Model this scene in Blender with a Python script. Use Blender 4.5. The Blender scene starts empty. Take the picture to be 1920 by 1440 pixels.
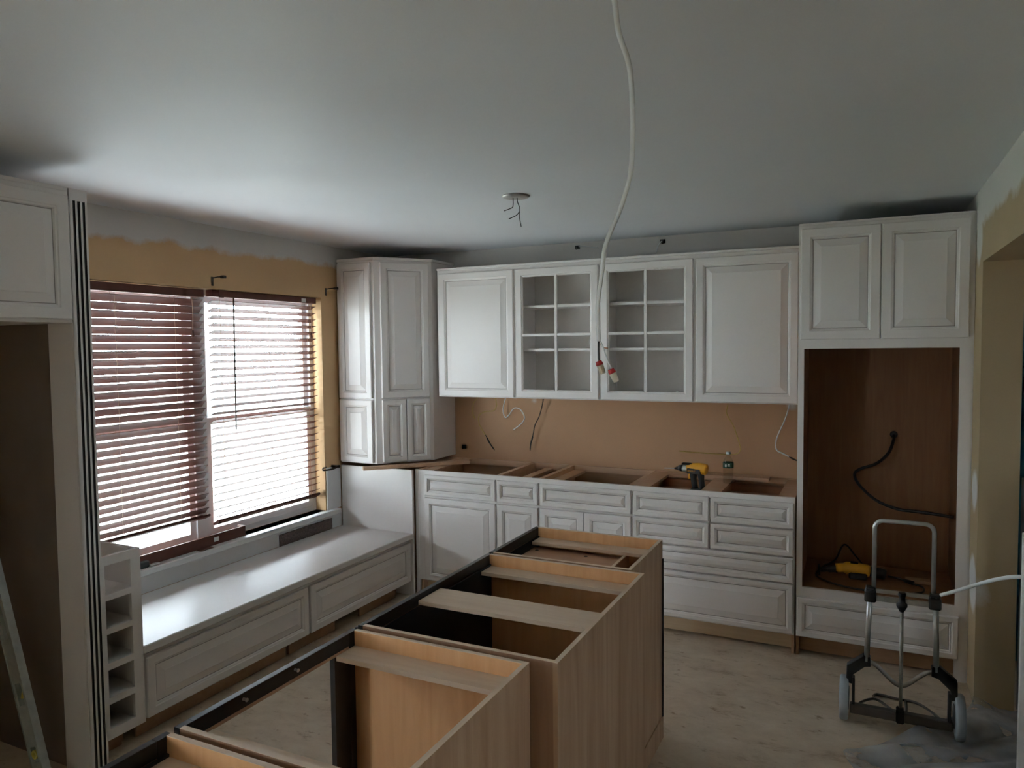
import bpy, bmesh, math, random
from mathutils import Vector, Matrix
random.seed(7)
scene = bpy.context.scene
COL = scene.collection
I = 0.0254
# ---------------------------------------------------------------- camera
cam_data = bpy.data.cameras.new('camera'); cam = bpy.data.objects.new('camera', cam_data); COL.objects.link(cam)
CAM = Vector((3.39300, -4.85185, 1.71872)); YAW, PIT, ROL, FPX = 0.451499, -0.050995, -0.010740, 1374.946
fw = Vector((-math.sin(YAW)*math.cos(PIT), math.cos(YAW)*math.cos(PIT), math.sin(PIT)))
rt = Vector((math.cos(YAW), math.sin(YAW), 0)); up = rt.cross(fw)
r2 = math.cos(ROL)*rt + math.sin(ROL)*up; u2 = -math.sin(ROL)*rt + math.cos(ROL)*up
cam.matrix_world = Matrix(((r2.x, u2.x, -fw.x, CAM.x), (r2.y, u2.y, -fw.y, CAM.y), (r2.z, u2.z, -fw.z, CAM.z), (0, 0, 0, 1)))
cam_data.sensor_width = 36; cam_data.lens = FPX*36/1920; cam_data.clip_start = 0.05; cam_data.clip_end = 200
scene.camera = cam
# ---------------------------------------------------------------- world, light, exposure
scene.view_settings.view_transform = 'Standard'; scene.view_settings.look = 'None'
scene.view_settings.gamma = 1; scene.view_settings.use_curve_mapping = False
scene.view_settings.exposure = -0.05
world = bpy.data.worlds.new('world'); scene.world = world; world.use_nodes = True
bg = world.node_tree.nodes['Background']; bg.inputs['Color'].default_value = (0.822, 0.91, 1.0, 1); bg.inputs['Strength'].default_value = 34.0
scene.cycles.max_bounces = 8; scene.cycles.diffuse_bounces = 6; scene.cycles.adaptive_threshold = 0.03; scene.cycles.glossy_bounces = 3; scene.cycles.transparent_max_bounces = 8; scene.cycles.caustics_reflective = False; scene.cycles.caustics_refractive = False
XW, XR, ZC, YB = -0.04, 3.865, 2.44, -8.6
WY0, WY1, WZ0, WZ1 = -2.79, -0.81, 0.575, 2.072       # kitchen window opening
DY0, DY1, DZ0, DZ1 = -7.4, -6.2, 0.9, 2.1              # unseen window further along the same wall, added to let in daylight
BX0, BX1, BZ0, BZ1 = -4.6, -4.0, 1.1, 1.9             # unseen next-room window added for side light (y range, z range)
# ---------------------------------------------------------------- materials
M = {}
def nodes(name):
    m = bpy.data.materials.new(name); m.use_nodes = True; M[name] = m
    nt = m.node_tree; return m, nt, nt.nodes['Principled BSDF']
def N(nt, t, **kw):
    n = nt.nodes.new(t)
    for k, v in kw.items():
        if k in n.inputs: n.inputs[k].default_value = v
        else: setattr(n, k, v)
    return n
def ramp(nt, stops):
    r = nt.nodes.new('ShaderNodeValToRGB'); e = r.color_ramp.elements
    while len(e) < len(stops): e.new(0.5)
    for k, (p, c) in enumerate(stops):
        e[k].position = p; e[k].color = (*c, 1)
    return r
def coords(nt, scale=(1, 1, 1), world_space=True):
    if world_space: src = nt.nodes.new('ShaderNodeNewGeometry').outputs['Position']
    else: src = nt.nodes.new('ShaderNodeTexCoord').outputs['Object']
    mp = nt.nodes.new('ShaderNodeMapping'); mp.inputs['Scale'].default_value = scale
    nt.links.new(src, mp.inputs['Vector']); return mp.outputs['Vector']
def plain(name, col, rough=0.5, metal=0.0, var=0.06, scale=9, bump=0.0, bscale=120, spec=0.5, coat=0.0):
    m, nt, b = nodes(name); L = nt.links.new
    v = coords(nt); n = N(nt, 'ShaderNodeTexNoise', Scale=scale, Detail=4.0); L(v, n.inputs['Vector'])
    r = ramp(nt, [(0.3, tuple(c*(1-var) for c in col)), (0.7, tuple(min(1, c*(1+var)) for c in col))])
    L(n.outputs['Fac'], r.inputs['Fac']); L(r.outputs['Color'], b.inputs['Base Color'])
    b.inputs['Roughness'].default_value = rough; b.inputs['Metallic'].default_value = metal
    b.inputs['Specular IOR Level'].default_value = spec; b.inputs['Coat Weight'].default_value = coat
    if bump:
        n2 = N(nt, 'ShaderNodeTexNoise', Scale=bscale, Detail=3.0); L(v, n2.inputs['Vector'])
        bp = N(nt, 'ShaderNodeBump', Strength=bump, Distance=0.002); L(n2.outputs['Fac'], bp.inputs['Height']); L(bp.outputs['Normal'], b.inputs['Normal'])
    return m
plain('cabinet_white', (0.79, 0.755, 0.735), 0.38, var=0.015, scale=3, bump=0.03, bscale=40)
plain('glaze', (0.34, 0.31, 0.29), 0.5)
plain('glaze_dark', (0.035, 0.03, 0.028), 0.6)
plain('interior_white', (0.76, 0.73, 0.70), 0.5, var=0.02)
plain('bench_white', (0.74, 0.725, 0.71), 0.36, var=0.015, scale=2, spec=0.35)
plain('trim_white', (0.74, 0.75, 0.76), 0.35, var=0.02)
plain('vinyl', (0.8, 0.82, 0.85), 0.3, var=0.01)
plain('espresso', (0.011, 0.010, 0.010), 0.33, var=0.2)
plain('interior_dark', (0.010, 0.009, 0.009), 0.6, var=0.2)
plain('mosaic', (0.07, 0.045, 0.037), 0.3, var=0.95, scale=90)
plain('blind_brown', (0.105, 0.042, 0.030), 0.6, var=0.12, scale=20, spec=0.2)
plain('cord_tan', (0.50, 0.33, 0.22), 0.8)
plain('dark_bronze', (0.035, 0.025, 0.02), 0.35, metal=0.6)
plain('steel', (0.55, 0.57, 0.58), 0.33, metal=0.85, var=0.08, scale=30)
plain('steel_dull', (0.40, 0.39, 0.36), 0.45, metal=0.7, var=0.2, scale=30)
plain('dark_iron', (0.10, 0.09, 0.08), 0.5, metal=0.3, var=0.2)
plain('black_plastic', (0.013, 0.013, 0.013), 0.45)
plain('grey_rubber', (0.40, 0.45, 0.49), 0.7)
plain('yellow_plastic', (0.72, 0.33, 0.015), 0.4)
plain('aluminium', (0.46, 0.50, 0.47), 0.4, metal=0.15, var=0.12, scale=25)
plain('vial', (0.75, 0.62, 0.12), 0.3)
plain('cable_white', (0.77, 0.79, 0.80), 0.45)
plain('cable_yellow', (0.52, 0.36, 0.10), 0.5)
plain('cable_black', (0.014, 0.012, 0.011), 0.5)
plain('cable_dark_brown', (0.07, 0.04, 0.025), 0.5)
plain('copper', (0.45, 0.2, 0.1), 0.4, metal=0.8)
plain('nut_red', (0.50, 0.02, 0.025), 0.45)
plain('nut_clear', (0.62, 0.56, 0.44), 0.35)
plain('label_green', (0.008, 0.07, 0.035), 0.4)
plain('label_white', (0.75, 0.8, 0.75), 0.5)
plain('box_metal', (0.10, 0.10, 0.10), 0.5, metal=0.5)
plain('niche_board', (0.21, 0.165, 0.135), 0.7, var=0.08, scale=4)
plain('panel_white', (0.72, 0.72, 0.70), 0.4)
plain('dark_door', (0.012, 0.014, 0.018), 0.5)
plain('bounce_concrete', (0.70, 0.70, 0.68), 0.8, var=0.08)
plain('grass', (0.26, 0.27, 0.23), 0.9, var=0.3, scale=6)
plain('hedge_leaf', (0.10, 0.22, 0.06), 0.8, var=0.4, scale=14)

def wood(name, a, b_, rough=0.5, axis='z', scale=1.0):
    m, nt, b = nodes(name); L = nt.links.new
    s = {'z': (14, 14, 1.1), 'x': (1.1, 14, 14), 'y': (14, 1.1, 14)}[axis]
    v = coords(nt, tuple(k*scale for k in s))
    n = N(nt, 'ShaderNodeTexNoise', Scale=1.6, Detail=6.0, Roughness=0.62, Distortion=1.1); L(v, n.inputs['Vector'])
    r = ramp(nt, [(0.28, b_), (0.5, tuple((p+q)/2 for p, q in zip(a, b_))), (0.72, a)])
    L(n.outputs['Fac'], r.inputs['Fac']); L(r.outputs['Color'], b.inputs['Base Color'])
    b.inputs['Roughness'].default_value = rough
    bp = N(nt, 'ShaderNodeBump', Strength=0.08, Distance=0.001); L(n.outputs['Fac'], bp.inputs['Height']); L(bp.outputs['Normal'], b.inputs['Normal'])
    return m
wood('ply_skin', (0.51, 0.345, 0.225), (0.34, 0.20, 0.115), 0.55, scale=0.7)
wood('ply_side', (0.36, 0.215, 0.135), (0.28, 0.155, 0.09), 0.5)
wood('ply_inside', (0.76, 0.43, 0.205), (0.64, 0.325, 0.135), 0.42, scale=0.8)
wood('ply_edge', (0.76, 0.60, 0.45), (0.66, 0.49, 0.35), 0.55, 'x')
wood('ply_edge_y', (0.76, 0.60, 0.45), (0.66, 0.49, 0.35), 0.55, 'y')
wood('pine_board', (0.58, 0.38, 0.25), (0.48, 0.29, 0.18), 0.6, 'x')
wood('kick_ply', (0.40, 0.25, 0.15), (0.32, 0.18, 0.10), 0.6, 'x')
wood('kick_ply_light', (0.60, 0.46, 0.30), (0.52, 0.38, 0.24), 0.6, 'x')
wood('maple_box', (0.48, 0.26, 0.15), (0.40, 0.20, 0.11), 0.45, 'x')
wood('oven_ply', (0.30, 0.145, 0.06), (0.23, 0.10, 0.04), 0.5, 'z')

def painted_wall(name, tan, white, z_edge, patches=()):
    """tan paint with a ragged band of joint compound above z_edge and compound patches (x, y, z, radius)"""
    m, nt, b = nodes(name); L = nt.links.new
    geo = nt.nodes.new('ShaderNodeNewGeometry'); sep = nt.nodes.new('ShaderNodeSeparateXYZ'); L(geo.outputs['Position'], sep.inputs[0])
    n = N(nt, 'ShaderNodeTexNoise', Scale=4.5, Detail=6.0, Roughness=0.6); L(geo.outputs['Position'], n.inputs['Vector'])
    off = N(nt, 'ShaderNodeMath', operation='MULTIPLY_ADD'); L(n.outputs['Fac'], off.inputs[0]); off.inputs[1].default_value = 0.16; L(sep.outputs['Z'], off.inputs[2])
    mr = N(nt, 'ShaderNodeMapRange'); mr.inputs['From Min'].default_value = z_edge+0.08-0.012; mr.inputs['From Max'].default_value = z_edge+0.08+0.02
    L(off.outputs[0], mr.inputs['Value']); fac = mr.outputs[0]
    for (x, y, z, rad) in patches:
        d = N(nt, 'ShaderNodeVectorMath', operation='DISTANCE'); d.inputs[1].default_value = (x, y, z); L(geo.outputs['Position'], d.inputs[0])
        s = N(nt, 'ShaderNodeMath', operation='MULTIPLY_ADD'); L(n.outputs['Fac'], s.inputs[0]); s.inputs[1].default_value = 0.10; L(d.outputs['Value'], s.inputs[2])
        q = N(nt, 'ShaderNodeMapRange'); q.inputs['From Min'].default_value = rad+0.06; q.inputs['From Max'].default_value = rad+0.02
        L(s.outputs[0], q.inputs['Value'])
        mx = N(nt, 'ShaderNodeMath', operation='MAXIMUM'); L(fac, mx.inputs[0]); L(q.outputs[0], mx.inputs[1]); fac = mx.outputs[0]
    n3 = N(nt, 'ShaderNodeTexNoise', Scale=1.7, Detail=3.0); L(geo.outputs['Position'], n3.inputs['Vector'])
    rt_ = ramp(nt, [(0.3, tuple(c*0.94 for c in tan)), (0.7, tuple(c*1.05 for c in tan))]); L(n3.outputs['Fac'], rt_.inputs['Fac'])
    mix = N(nt, 'ShaderNodeMix', data_type='RGBA'); L(fac, mix.inputs[0]); L(rt_.outputs['Color'], mix.inputs[6]); mix.inputs[7].default_value = (*white, 1)
    L(mix.outputs[2], b.inputs['Base Color']); b.inputs['Roughness'].default_value = 0.65
    n2 = N(nt, 'ShaderNodeTexNoise', Scale=130.0, Detail=2.0); L(geo.outputs['Position'], n2.inputs['Vector'])
    bp = N(nt, 'ShaderNodeBump', Strength=0.12, Distance=0.002); L(n2.outputs['Fac'], bp.inputs['Height']); L(bp.outputs['Normal'], b.inputs['Normal'])
    return m
TAN = (0.50, 0.315, 0.155); MUD = (0.66, 0.64, 0.62)
painted_wall('wall_window_paint', TAN, MUD, 2.295)
painted_wall('wall_back_paint', (0.47, 0.275, 0.15), MUD, 2.20, [(1.22, 0, 1.325, 0.025), (1.06, 0, 1.375, 0.03), (2.97, 0, 1.335, 0.035), (2.5, 0, 1.375, 0.01)])
painted_wall('wall_right_paint', (0.40, 0.30, 0.17), MUD, 2.26, [(3.85, -0.74, 0.55, 0.14), (3.85, -0.74, 1.0, 0.10), (3.85, -0.72, 2.2, 0.12)])
plain('wall_other_paint', (0.55, 0.52, 0.47), 0.7, var=0.03, bump=0.1)

def ceiling_mat():
    m, nt, b = nodes('ceiling_paint'); L = nt.links.new
    v = coords(nt); n = N(nt, 'ShaderNodeTexNoise', Scale=0.9, Detail=3.0); L(v, n.inputs['Vector'])
    r = ramp(nt, [(0.3, (0.70, 0.735, 0.765)), (0.7, (0.75, 0.785, 0.815))]); L(n.outputs['Fac'], r.inputs['Fac']); L(r.outputs['Color'], b.inputs['Base Color'])
    b.inputs['Roughness'].default_value = 0.6
    n2 = N(nt, 'ShaderNodeTexNoise', Scale=1.3, Detail=1.0); L(v, n2.inputs['Vector'])
    bp = N(nt, 'ShaderNodeBump', Strength=0.9, Distance=0.03); L(n2.outputs['Fac'], bp.inputs['Height']); L(bp.outputs['Normal'], b.inputs['Normal'])
ceiling_mat()

def floor_mat():
    m, nt, b = nodes('subfloor'); L = nt.links.new
    v = coords(nt, (1.0, 1.7, 1)); n = N(nt, 'ShaderNodeTexNoise', Scale=3.4, Detail=9.0, Roughness=0.72, Distortion=0.2); L(v, n.inputs['Vector'])
    r = ramp(nt, [(0.30, (0.38, 0.285, 0.195)), (0.43, (0.58, 0.475, 0.36)), (0.56, (0.65, 0.545, 0.425)), (0.75, (0.72, 0.625, 0.51))]); L(n.outputs['Fac'], r.inputs['Fac'])
    v2 = coords(nt, (2.2, 5.5, 1)); n2 = N(nt, 'ShaderNodeTexNoise', Scale=2.6, Detail=5.0, Roughness=0.75); L(v2, n2.inputs['Vector'])
    r3 = ramp(nt, [(0.32, (0.52, 0.45, 0.38)), (0.42, (1, 1, 1))]); L(n2.outputs['Fac'], r3.inputs['Fac'])
    mx = N(nt, 'ShaderNodeMix', data_type='RGBA', blend_type='MULTIPLY'); mx.inputs[0].default_value = 0.6
    L(r.outputs['Color'], mx.inputs[6]); L(r3.outputs['Color'], mx.inputs[7])
    v3 = coords(nt, (1.0, 1.6, 1)); n4 = N(nt, 'ShaderNodeTexNoise', Scale=11.0, Detail=4.0, Roughness=0.6); L(v3, n4.inputs['Vector'])     # glue flecks
    r4 = ramp(nt, [(0.30, (0.50, 0.41, 0.33)), (0.37, (1, 1, 1))]); L(n4.outputs['Fac'], r4.inputs['Fac'])
    mx2 = N(nt, 'ShaderNodeMix', data_type='RGBA', blend_type='MULTIPLY'); mx2.inputs[0].default_value = 0.8
    L(mx.outputs[2], mx2.inputs[6]); L(r4.outputs['Color'], mx2.inputs[7]); L(mx2.outputs[2], b.inputs['Base Color'])
    b.inputs['Roughness'].default_value = 0.8
    bp = N(nt, 'ShaderNodeBump', Strength=0.35, Distance=0.004); L(n.outputs['Fac'], bp.inputs['Height']); L(bp.outputs['Normal'], b.inputs['Normal'])
floor_mat()

def glass_mat(name, tint, trans=0.92, rough=0.02):
    m, nt, b = nodes(name); L = nt.links.new; nt.nodes.remove(b)
    out = nt.nodes['Material Output']; t = N(nt, 'ShaderNodeBsdfTransparent'); t.inputs['Color'].default_value = (*tint, 1)
    g = N(nt, 'ShaderNodeBsdfGlossy', Roughness=rough); lw = N(nt, 'ShaderNodeLayerWeight', Blend=0.18)
    mul = N(nt, 'ShaderNodeMath', operation='MULTIPLY'); mul.inputs[1].default_value = 0.22; L(lw.outputs['Facing'], mul.inputs[0])
    mx = N(nt, 'ShaderNodeMixShader'); L(mul.outputs[0], mx.inputs[0]); L(t.outputs[0], mx.inputs[1]); L(g.outputs[0], mx.inputs[2]); L(mx.outputs[0], out.inputs[0])
glass_mat('window_glass', (0.94, 0.96, 0.96))
glass_mat('bottle_plastic', (0.90, 0.93, 0.92), rough=0.08)

def sheet_mat(name, col, op):
    m, nt, b = nodes(name); L = nt.links.new
    b.inputs['Base Color'].default_value = (*col, 1); b.inputs['Roughness'].default_value = 0.3
    v = coords(nt); n = N(nt, 'ShaderNodeTexNoise', Scale=7.0, Detail=5.0); L(v, n.inputs['Vector'])
    mr = N(nt, 'ShaderNodeMapRange'); mr.inputs['From Min'].default_value = 0.35; mr.inputs['From Max'].default_value = 0.65
    mr.inputs['To Min'].default_value = op*0.6; mr.inputs['To Max'].default_value = op; L(n.outputs['Fac'], mr.inputs['Value']); L(mr.outputs[0], b.inputs['Alpha'])
sheet_mat('floor_plastic', (0.50, 0.56, 0.62), 0.55)
sheet_mat('blue_plastic', (0.06, 0.30, 0.42), 1.0)

# ---------------------------------------------------------------- mesh helpers
ORG = {}
def box(bm, x0, x1, y0, y1, z0, z1, mi=0):
    vs = [bm.verts.new(p) for p in ((x0, y0, z0), (x1, y0, z0), (x1, y1, z0), (x0, y1, z0), (x0, y0, z1), (x1, y0, z1), (x1, y1, z1), (x0, y1, z1))]
    fs = []
    for f in ((3, 2, 1, 0), (4, 5, 6, 7), (0, 1, 5, 4), (1, 2, 6, 5), (2, 3, 7, 6), (3, 0, 4, 7)):
        fc = bm.faces.new([vs[k] for k in f]); fc.material_index = mi; fs.append(fc)
    return fs
def bxs(*boxes, bevel=0.0):
    bm = bmesh.new()
    for b in boxes: box(bm, *b)
    if bevel: bmesh.ops.bevel(bm, geom=bm.edges[:], offset=bevel, segments=1, affect='EDGES', profile=0.5)
    return bm
def crom(pts, sub=6):
    P = [Vector(p) for p in pts]
    if len(P) < 3: return P
    P = [P[0]*2-P[1]] + P + [P[-1]*2-P[-2]]; out = []
    for k in range(1, len(P)-2):
        a, b, c, d = P[k-1:k+3]
        for s in range(sub):
            t = s/sub
            out.append(0.5*((2*b)+(c-a)*t+(2*a-5*b+4*c-d)*t*t+(3*b-a-3*c+d)*t**3))
    out.append(P[-2]); return out
def tube(bm, pts, r, n=8, smooth=True, sub=6, flat=None, mi=0):
    P = crom(pts, sub) if smooth else [Vector(p) for p in pts]
    rings = []; prev = None
    for k, p in enumerate(P):
        t = (P[min(k+1, len(P)-1)]-P[max(k-1, 0)]).normalized()
        if prev is None:
            a = t.cross(Vector((0, 0, 1)));  a = a if a.length > 0.05 else t.cross(Vector((0, 1, 0)))
        else: a = prev - t*prev.dot(t)
        a.normalize(); b = t.cross(a); prev = a
        rr = r[k*(len(r)-1)//max(1, len(P)-1)] if isinstance(r, (list, tuple)) else r
        rings.append([bm.verts.new(p + a*math.cos(q)*rr + b*math.sin(q)*rr*(flat or 1)) for q in (2*math.pi*j/n for j in range(n))])
    for A, B in zip(rings, rings[1:]):
        for j in range(n):
            f = bm.faces.new((A[j], A[(j+1) % n], B[(j+1) % n], B[j])); f.smooth = True; f.material_index = mi
    bm.faces.new(rings[0][::-1]).material_index = mi; bm.faces.new(rings[-1]).material_index = mi
    return bm
def tb(pts, r, n=8, **k): return tube(bmesh.new(), pts, r, n, **k)
def lathe(bm, prof, c, n=20, axis='z', caps=True):
    rings = []
    for r, h in prof:
        ring = []
        for j in range(n):
            a = 2*math.pi*j/n; u, v = r*math.cos(a), r*math.sin(a)
            p = {'z': (u, v, h), 'x': (h, u, v), 'y': (v, h, u)}[axis]
            ring.append(bm.verts.new(Vector(c)+Vector(p)))
        rings.append(ring)
    for A, B in zip(rings, rings[1:]):
        for j in range(n):
            f = bm.faces.new((A[j], A[(j+1) % n], B[(j+1) % n], B[j])); f.smooth = True
    if caps: bm.faces.new(rings[0][::-1]); bm.faces.new(rings[-1])
    return bm
def extrude_poly(bm, pts2, h0, h1, plane='xz'):
    """polygon in a plane extruded along the remaining axis from h0 to h1"""
    def P(a, b, h): return {'xz': (a, h, b), 'xy': (a, b, h), 'yz': (h, a, b)}[plane]
    A = [bm.verts.new(P(a, b, h0)) for a, b in pts2]; B = [bm.verts.new(P(a, b, h1)) for a, b in pts2]
    n = len(A)
    for k in range(n): bm.faces.new((A[k], A[(k+1) % n], B[(k+1) % n], B[k]))
    bm.faces.new(A[::-1]); bm.faces.new(B)
    return bm
def thing(name, label, cat, loc=(0, 0, 0), group=None, rot=None):
    o = bpy.data.objects.new(name, None); COL.objects.link(o); o.location = loc; o.empty_display_size = 0.1
    if rot: o.rotation_euler = rot
    o['label'] = label; o['category'] = cat
    if group: o['group'] = group
    ORG[o.name] = Vector((0, 0, 0)) if rot else Vector(loc)     # rotated things are built in their own frame
    return o
def part(name, bm, mat, parent=None, label=None, xf=None):
    """bm in world coordinates (or in the frame of a rotated thing); origin goes to the mesh centre"""
    if xf is not None: bmesh.ops.transform(bm, matrix=xf, verts=bm.verts[:])
    bmesh.ops.recalc_face_normals(bm, faces=bm.faces[:])
    lo = [min(v.co[k] for v in bm.verts) for k in range(3)]; hi = [max(v.co[k] for v in bm.verts) for k in range(3)]
    c = Vector(((lo[0]+hi[0])/2, (lo[1]+hi[1])/2, (lo[2]+hi[2])/2))
    bmesh.ops.translate(bm, verts=bm.verts[:], vec=-c)
    me = bpy.data.meshes.new(name); bm.to_mesh(me); bm.free()
    for k in (mat if isinstance(mat, (list, tuple)) else [mat]): me.materials.append(M[k])
    o = bpy.data.objects.new(name, me); COL.objects.link(o)
    if parent: o.parent = parent; o.location = c - ORG[parent.name]
    else: o.location = c
    ORG[o.name] = c
    if label: o['label'] = label
    return o
def single(name, bm, mat, label, cat, group=None):
    o = part(name, bm, mat); o['label'] = label; o['category'] = cat
    if group: o['group'] = group
    return o
def struct(name, bm, mat, parent=None):
    o = part(name, bm, mat, parent)
    if not parent: o['kind'] = 'structure'
    return o
def dup(o, loc, parent=None):
    c = o.copy(); COL.objects.link(c); c.location = loc
    if parent: c.parent = parent
    return c

# ---- cabinet doors: frame ring (part) and raised centre panel (sub-part), built flat then turned to face a direction
def rect_rings(bm, rings, closed_last, mi_list):
    """rings: list of (x0,x1,z0,z1,y); consecutive rings bridged"""
    V = [[bm.verts.new(p) for p in ((a, y, c), (b, y, c), (b, y, d), (a, y, d))] for a, b, c, d, y in rings]
    for k, (A, B) in enumerate(zip(V, V[1:])):
        for j in range(4):
            f = bm.faces.new((A[j], A[(j+1) % 4], B[(j+1) % 4], B[j])); f.material_index = mi_list[k]
    if closed_last: bm.faces.new(V[-1])
    return V
def door(parent, name, w, h, xf, rail=0.058, t=0.02, panel=True):
    """front face at local y=0 facing -y, thickness towards +y; x 0..w, z 0..h"""
    rail = min(rail, w*0.27, h*0.27)
    e = 0.004; g = 0.0035; o = rail; s = 0.010
    bm = bmesh.new()
    rings = [(0, w, 0, h, t), (0, w, 0, h, e), (e, w-e, e, h-e, 0), (o-s-g, w-o+s+g, o-s-g, h-o+s+g, 0), (o-s, w-o+s, o-s, h-o+s, 0.004), (o-s*0.4, w-o+s*0.4, o-s*0.4, h-o+s*0.4, 0.0055), (o, w-o, o, h-o, 0.0115), (o, w-o, o, h-o, t)]
    V = rect_rings(bm, rings, False, [0, 0, 0, 0, 0, 0, 0])
    for j in range(4): bm.faces.new((V[-1][j], V[-1][(j+1) % 4], V[0][(j+1) % 4], V[0][j]))
    d = part(name, bm, ['cabinet_white', 'glaze'], parent, xf=xf)
    if panel:
        bm = bmesh.new(); i = o-0.004; k = min(0.034, (min(w, h)-2*o)*0.24); q = 0.0035
        rings = [(i, w-i, i, h-i, t-0.002), (i, w-i, i, h-i, 0.0125), (o+q, w-o-q, o+q, h-o-q, 0.0125), (o+q+k, w-o-q-k, o+q+k, h-o-q-k, 0.0035), (o+q+k+0.003, w-o-q-k-0.003, o+q+k+0.003, h-o-q-k-0.003, 0.002)]
        V = rect_rings(bm, rings, True, [0, 1, 0, 0]); bm.faces.new(V[0][::-1])
        part('raised_panel', bm, ['cabinet_white', 'glaze'], d, xf=xf)
    return d
def T(x, y, z): return Matrix.Translation((x, y, z))
def face_mx(x, y, z, ang=0): return T(x, y, z) @ Matrix.Rotation(ang, 4, 'Z')   # ang 0: faces -Y; 90deg: faces +X

# ================================================================ the setting
WT = 0.14
struct('floor', bxs((-0.2, 7.2, YB-0.2, 0.2, -0.12, 0)), 'subfloor')
bm = bmesh.new(); NX, NY = 110, 130                                           # slightly wavy plastered ceiling
def ridge(x, y, pts, w, h):
    best = 9
    for (ax, ay), (bx_, by_) in zip(pts, pts[1:]):
        dx, dy = bx_-ax, by_-ay; q = max(0, min(1, ((x-ax)*dx+(y-ay)*dy)/(dx*dx+dy*dy))); best = min(best, math.hypot(x-ax-dx*q, y-ay-dy*q))
    return h*math.exp(-(best/w)**2)
def cz(x, y):
    e = min(1, max(0, (x-XW)*2.0))*min(1, max(0, -y*2.0))
    return ZC + e*(.004*math.sin(1.7*x+.6)*math.sin(1.3*y+.3) - ridge(x, y, RID, .22, .007) - ridge(x, y, RID2, .16, .005) + .002*math.sin(4.1*x+1.1*y)*math.sin(3.7*y-.8*x))
RID = [(.55, -2.55), (1.05, -2.45), (1.55, -2.15), (2.2, -2.1)]; RID2 = [(1.0, -1.75), (1.5, -1.9), (1.9, -2.2), (2.6, -2.3)]
cx0, cx1, cy0, cy1 = -0.2, 7.2, YB-0.2, 0.2
G = [[bm.verts.new((cx0+(cx1-cx0)*a/NX, cy0+(cy1-cy0)*b/NY, cz(cx0+(cx1-cx0)*a/NX, cy0+(cy1-cy0)*b/NY))) for b in range(NY+1)] for a in range(NX+1)]
for a in range(NX):
    for b in range(NY): f = bm.faces.new((G[a][b], G[a][b+1], G[a+1][b+1], G[a+1][b])); f.smooth = True
bx = box(bm, cx0, cx1, cy0, cy1, ZC+0.03, ZC+0.15)
struct('ceiling', bm, 'ceiling_paint')
x0, x1 = XW-WT, XW
struct('wall_left', bxs((x0, x1, YB, DY0, 0, ZC+.02), (x0, x1, DY0, DY1, DZ1, ZC+.02), (x0, x1, DY0, DY1, 0, DZ0), (x0, x1, DY1, WY0, 0, ZC+.02), (x0, x1, WY0, WY1, 0, WZ0), (x0, x1, WY0, WY1, WZ1, ZC+.02), (x0, x1, WY1, 0.0, 0, ZC+.02)), 'wall_window_paint')
struct('wall_back', bxs((x0, 7.2, 0, WT, 0, ZC+.02)), 'wall_back_paint')
OY0, OY1, OZ = -3.9, -0.86, 2.085                                            # cased opening in the right wall
struct('wall_right', bxs((XR, XR+0.16, OY1, 0, 0, ZC+.02), (XR, XR+0.16, OY0, OY1, OZ, ZC+.02), (XR, XR+0.16, YB, OY0, 0, ZC+.02)), 'wall_right_paint')
struct('wall_front', bxs((x0, 7.2, YB-WT, YB, 0, ZC+.02)), 'wall_other_paint')
struct('wall_next_room', bxs((7.06, 7.2, YB, BX0, 0, ZC+.02), (7.06, 7.2, BX1, 0, 0, ZC+.02), (7.06, 7.2, BX0, BX1, 0, BZ0), (7.06, 7.2, BX0, BX1, BZ1, ZC+.02)), 'wall_other_paint')
# kitchen window: twin double-hung units
win = thing('window_1', 'twin white double-hung window behind brown blinds over the bench', 'window', (XW-0.1, (WY0+WY1)/2, WZ0)); del win['category']; win['kind'] = 'structure'
fx0, fx1 = XW-0.135, XW-0.085
ym = (WY0+WY1)/2
part('window_frame', bxs((fx0, fx1, WY0, WY1, WZ1-0.035, WZ1), (fx0, fx1, WY0, WY1, WZ0, WZ0+0.035), (fx0, fx1, WY0, WY0+0.035, WZ0+.035, WZ1-.035), (fx0, fx1, WY1-0.035, WY1, WZ0+.035, WZ1-.035), (fx0, fx1+.01, ym-0.045, ym+0.045, WZ0+.035, WZ1-.035)), 'vinyl', win)
for ya, yb in ((WY0+.035, ym-.045), (ym+.045, WY1-.035)):
    for za, zb, dx in ((WZ0+.035, 1.315, 0.012), (1.275, WZ1-.035, -0.012)):
        a0, a1 = XW-0.122+dx, XW-0.100+dx; k = 0.04
        s = part('sash', bxs((a0, a1, ya, yb, za, za+k), (a0, a1, ya, yb, zb-k, zb), (a0, a1, ya, ya+k, za+k, zb-k), (a0, a1, yb-k, yb, za+k, zb-k)), 'vinyl', win)
        part('pane', bxs((XW-0.113+dx, XW-0.109+dx, ya+k, yb-k, za+k, zb-k)), 'window_glass', s)
part('window_sill', bxs((XW-0.085, 0.012, WY0-0.05, -0.70, WZ0-0.035, WZ0), bevel=0.004), 'trim_white', win)
part('apron_board', bxs((XW+0.001, XW+0.014, WY0+0.04, -0.655, 0.438, WZ0-0.035)), 'trim_white', win)
part('side_casing', bxs((XW+0.001, XW+0.010, -0.80, -0.655, WZ0, 0.876)), 'trim_white', win)
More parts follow.
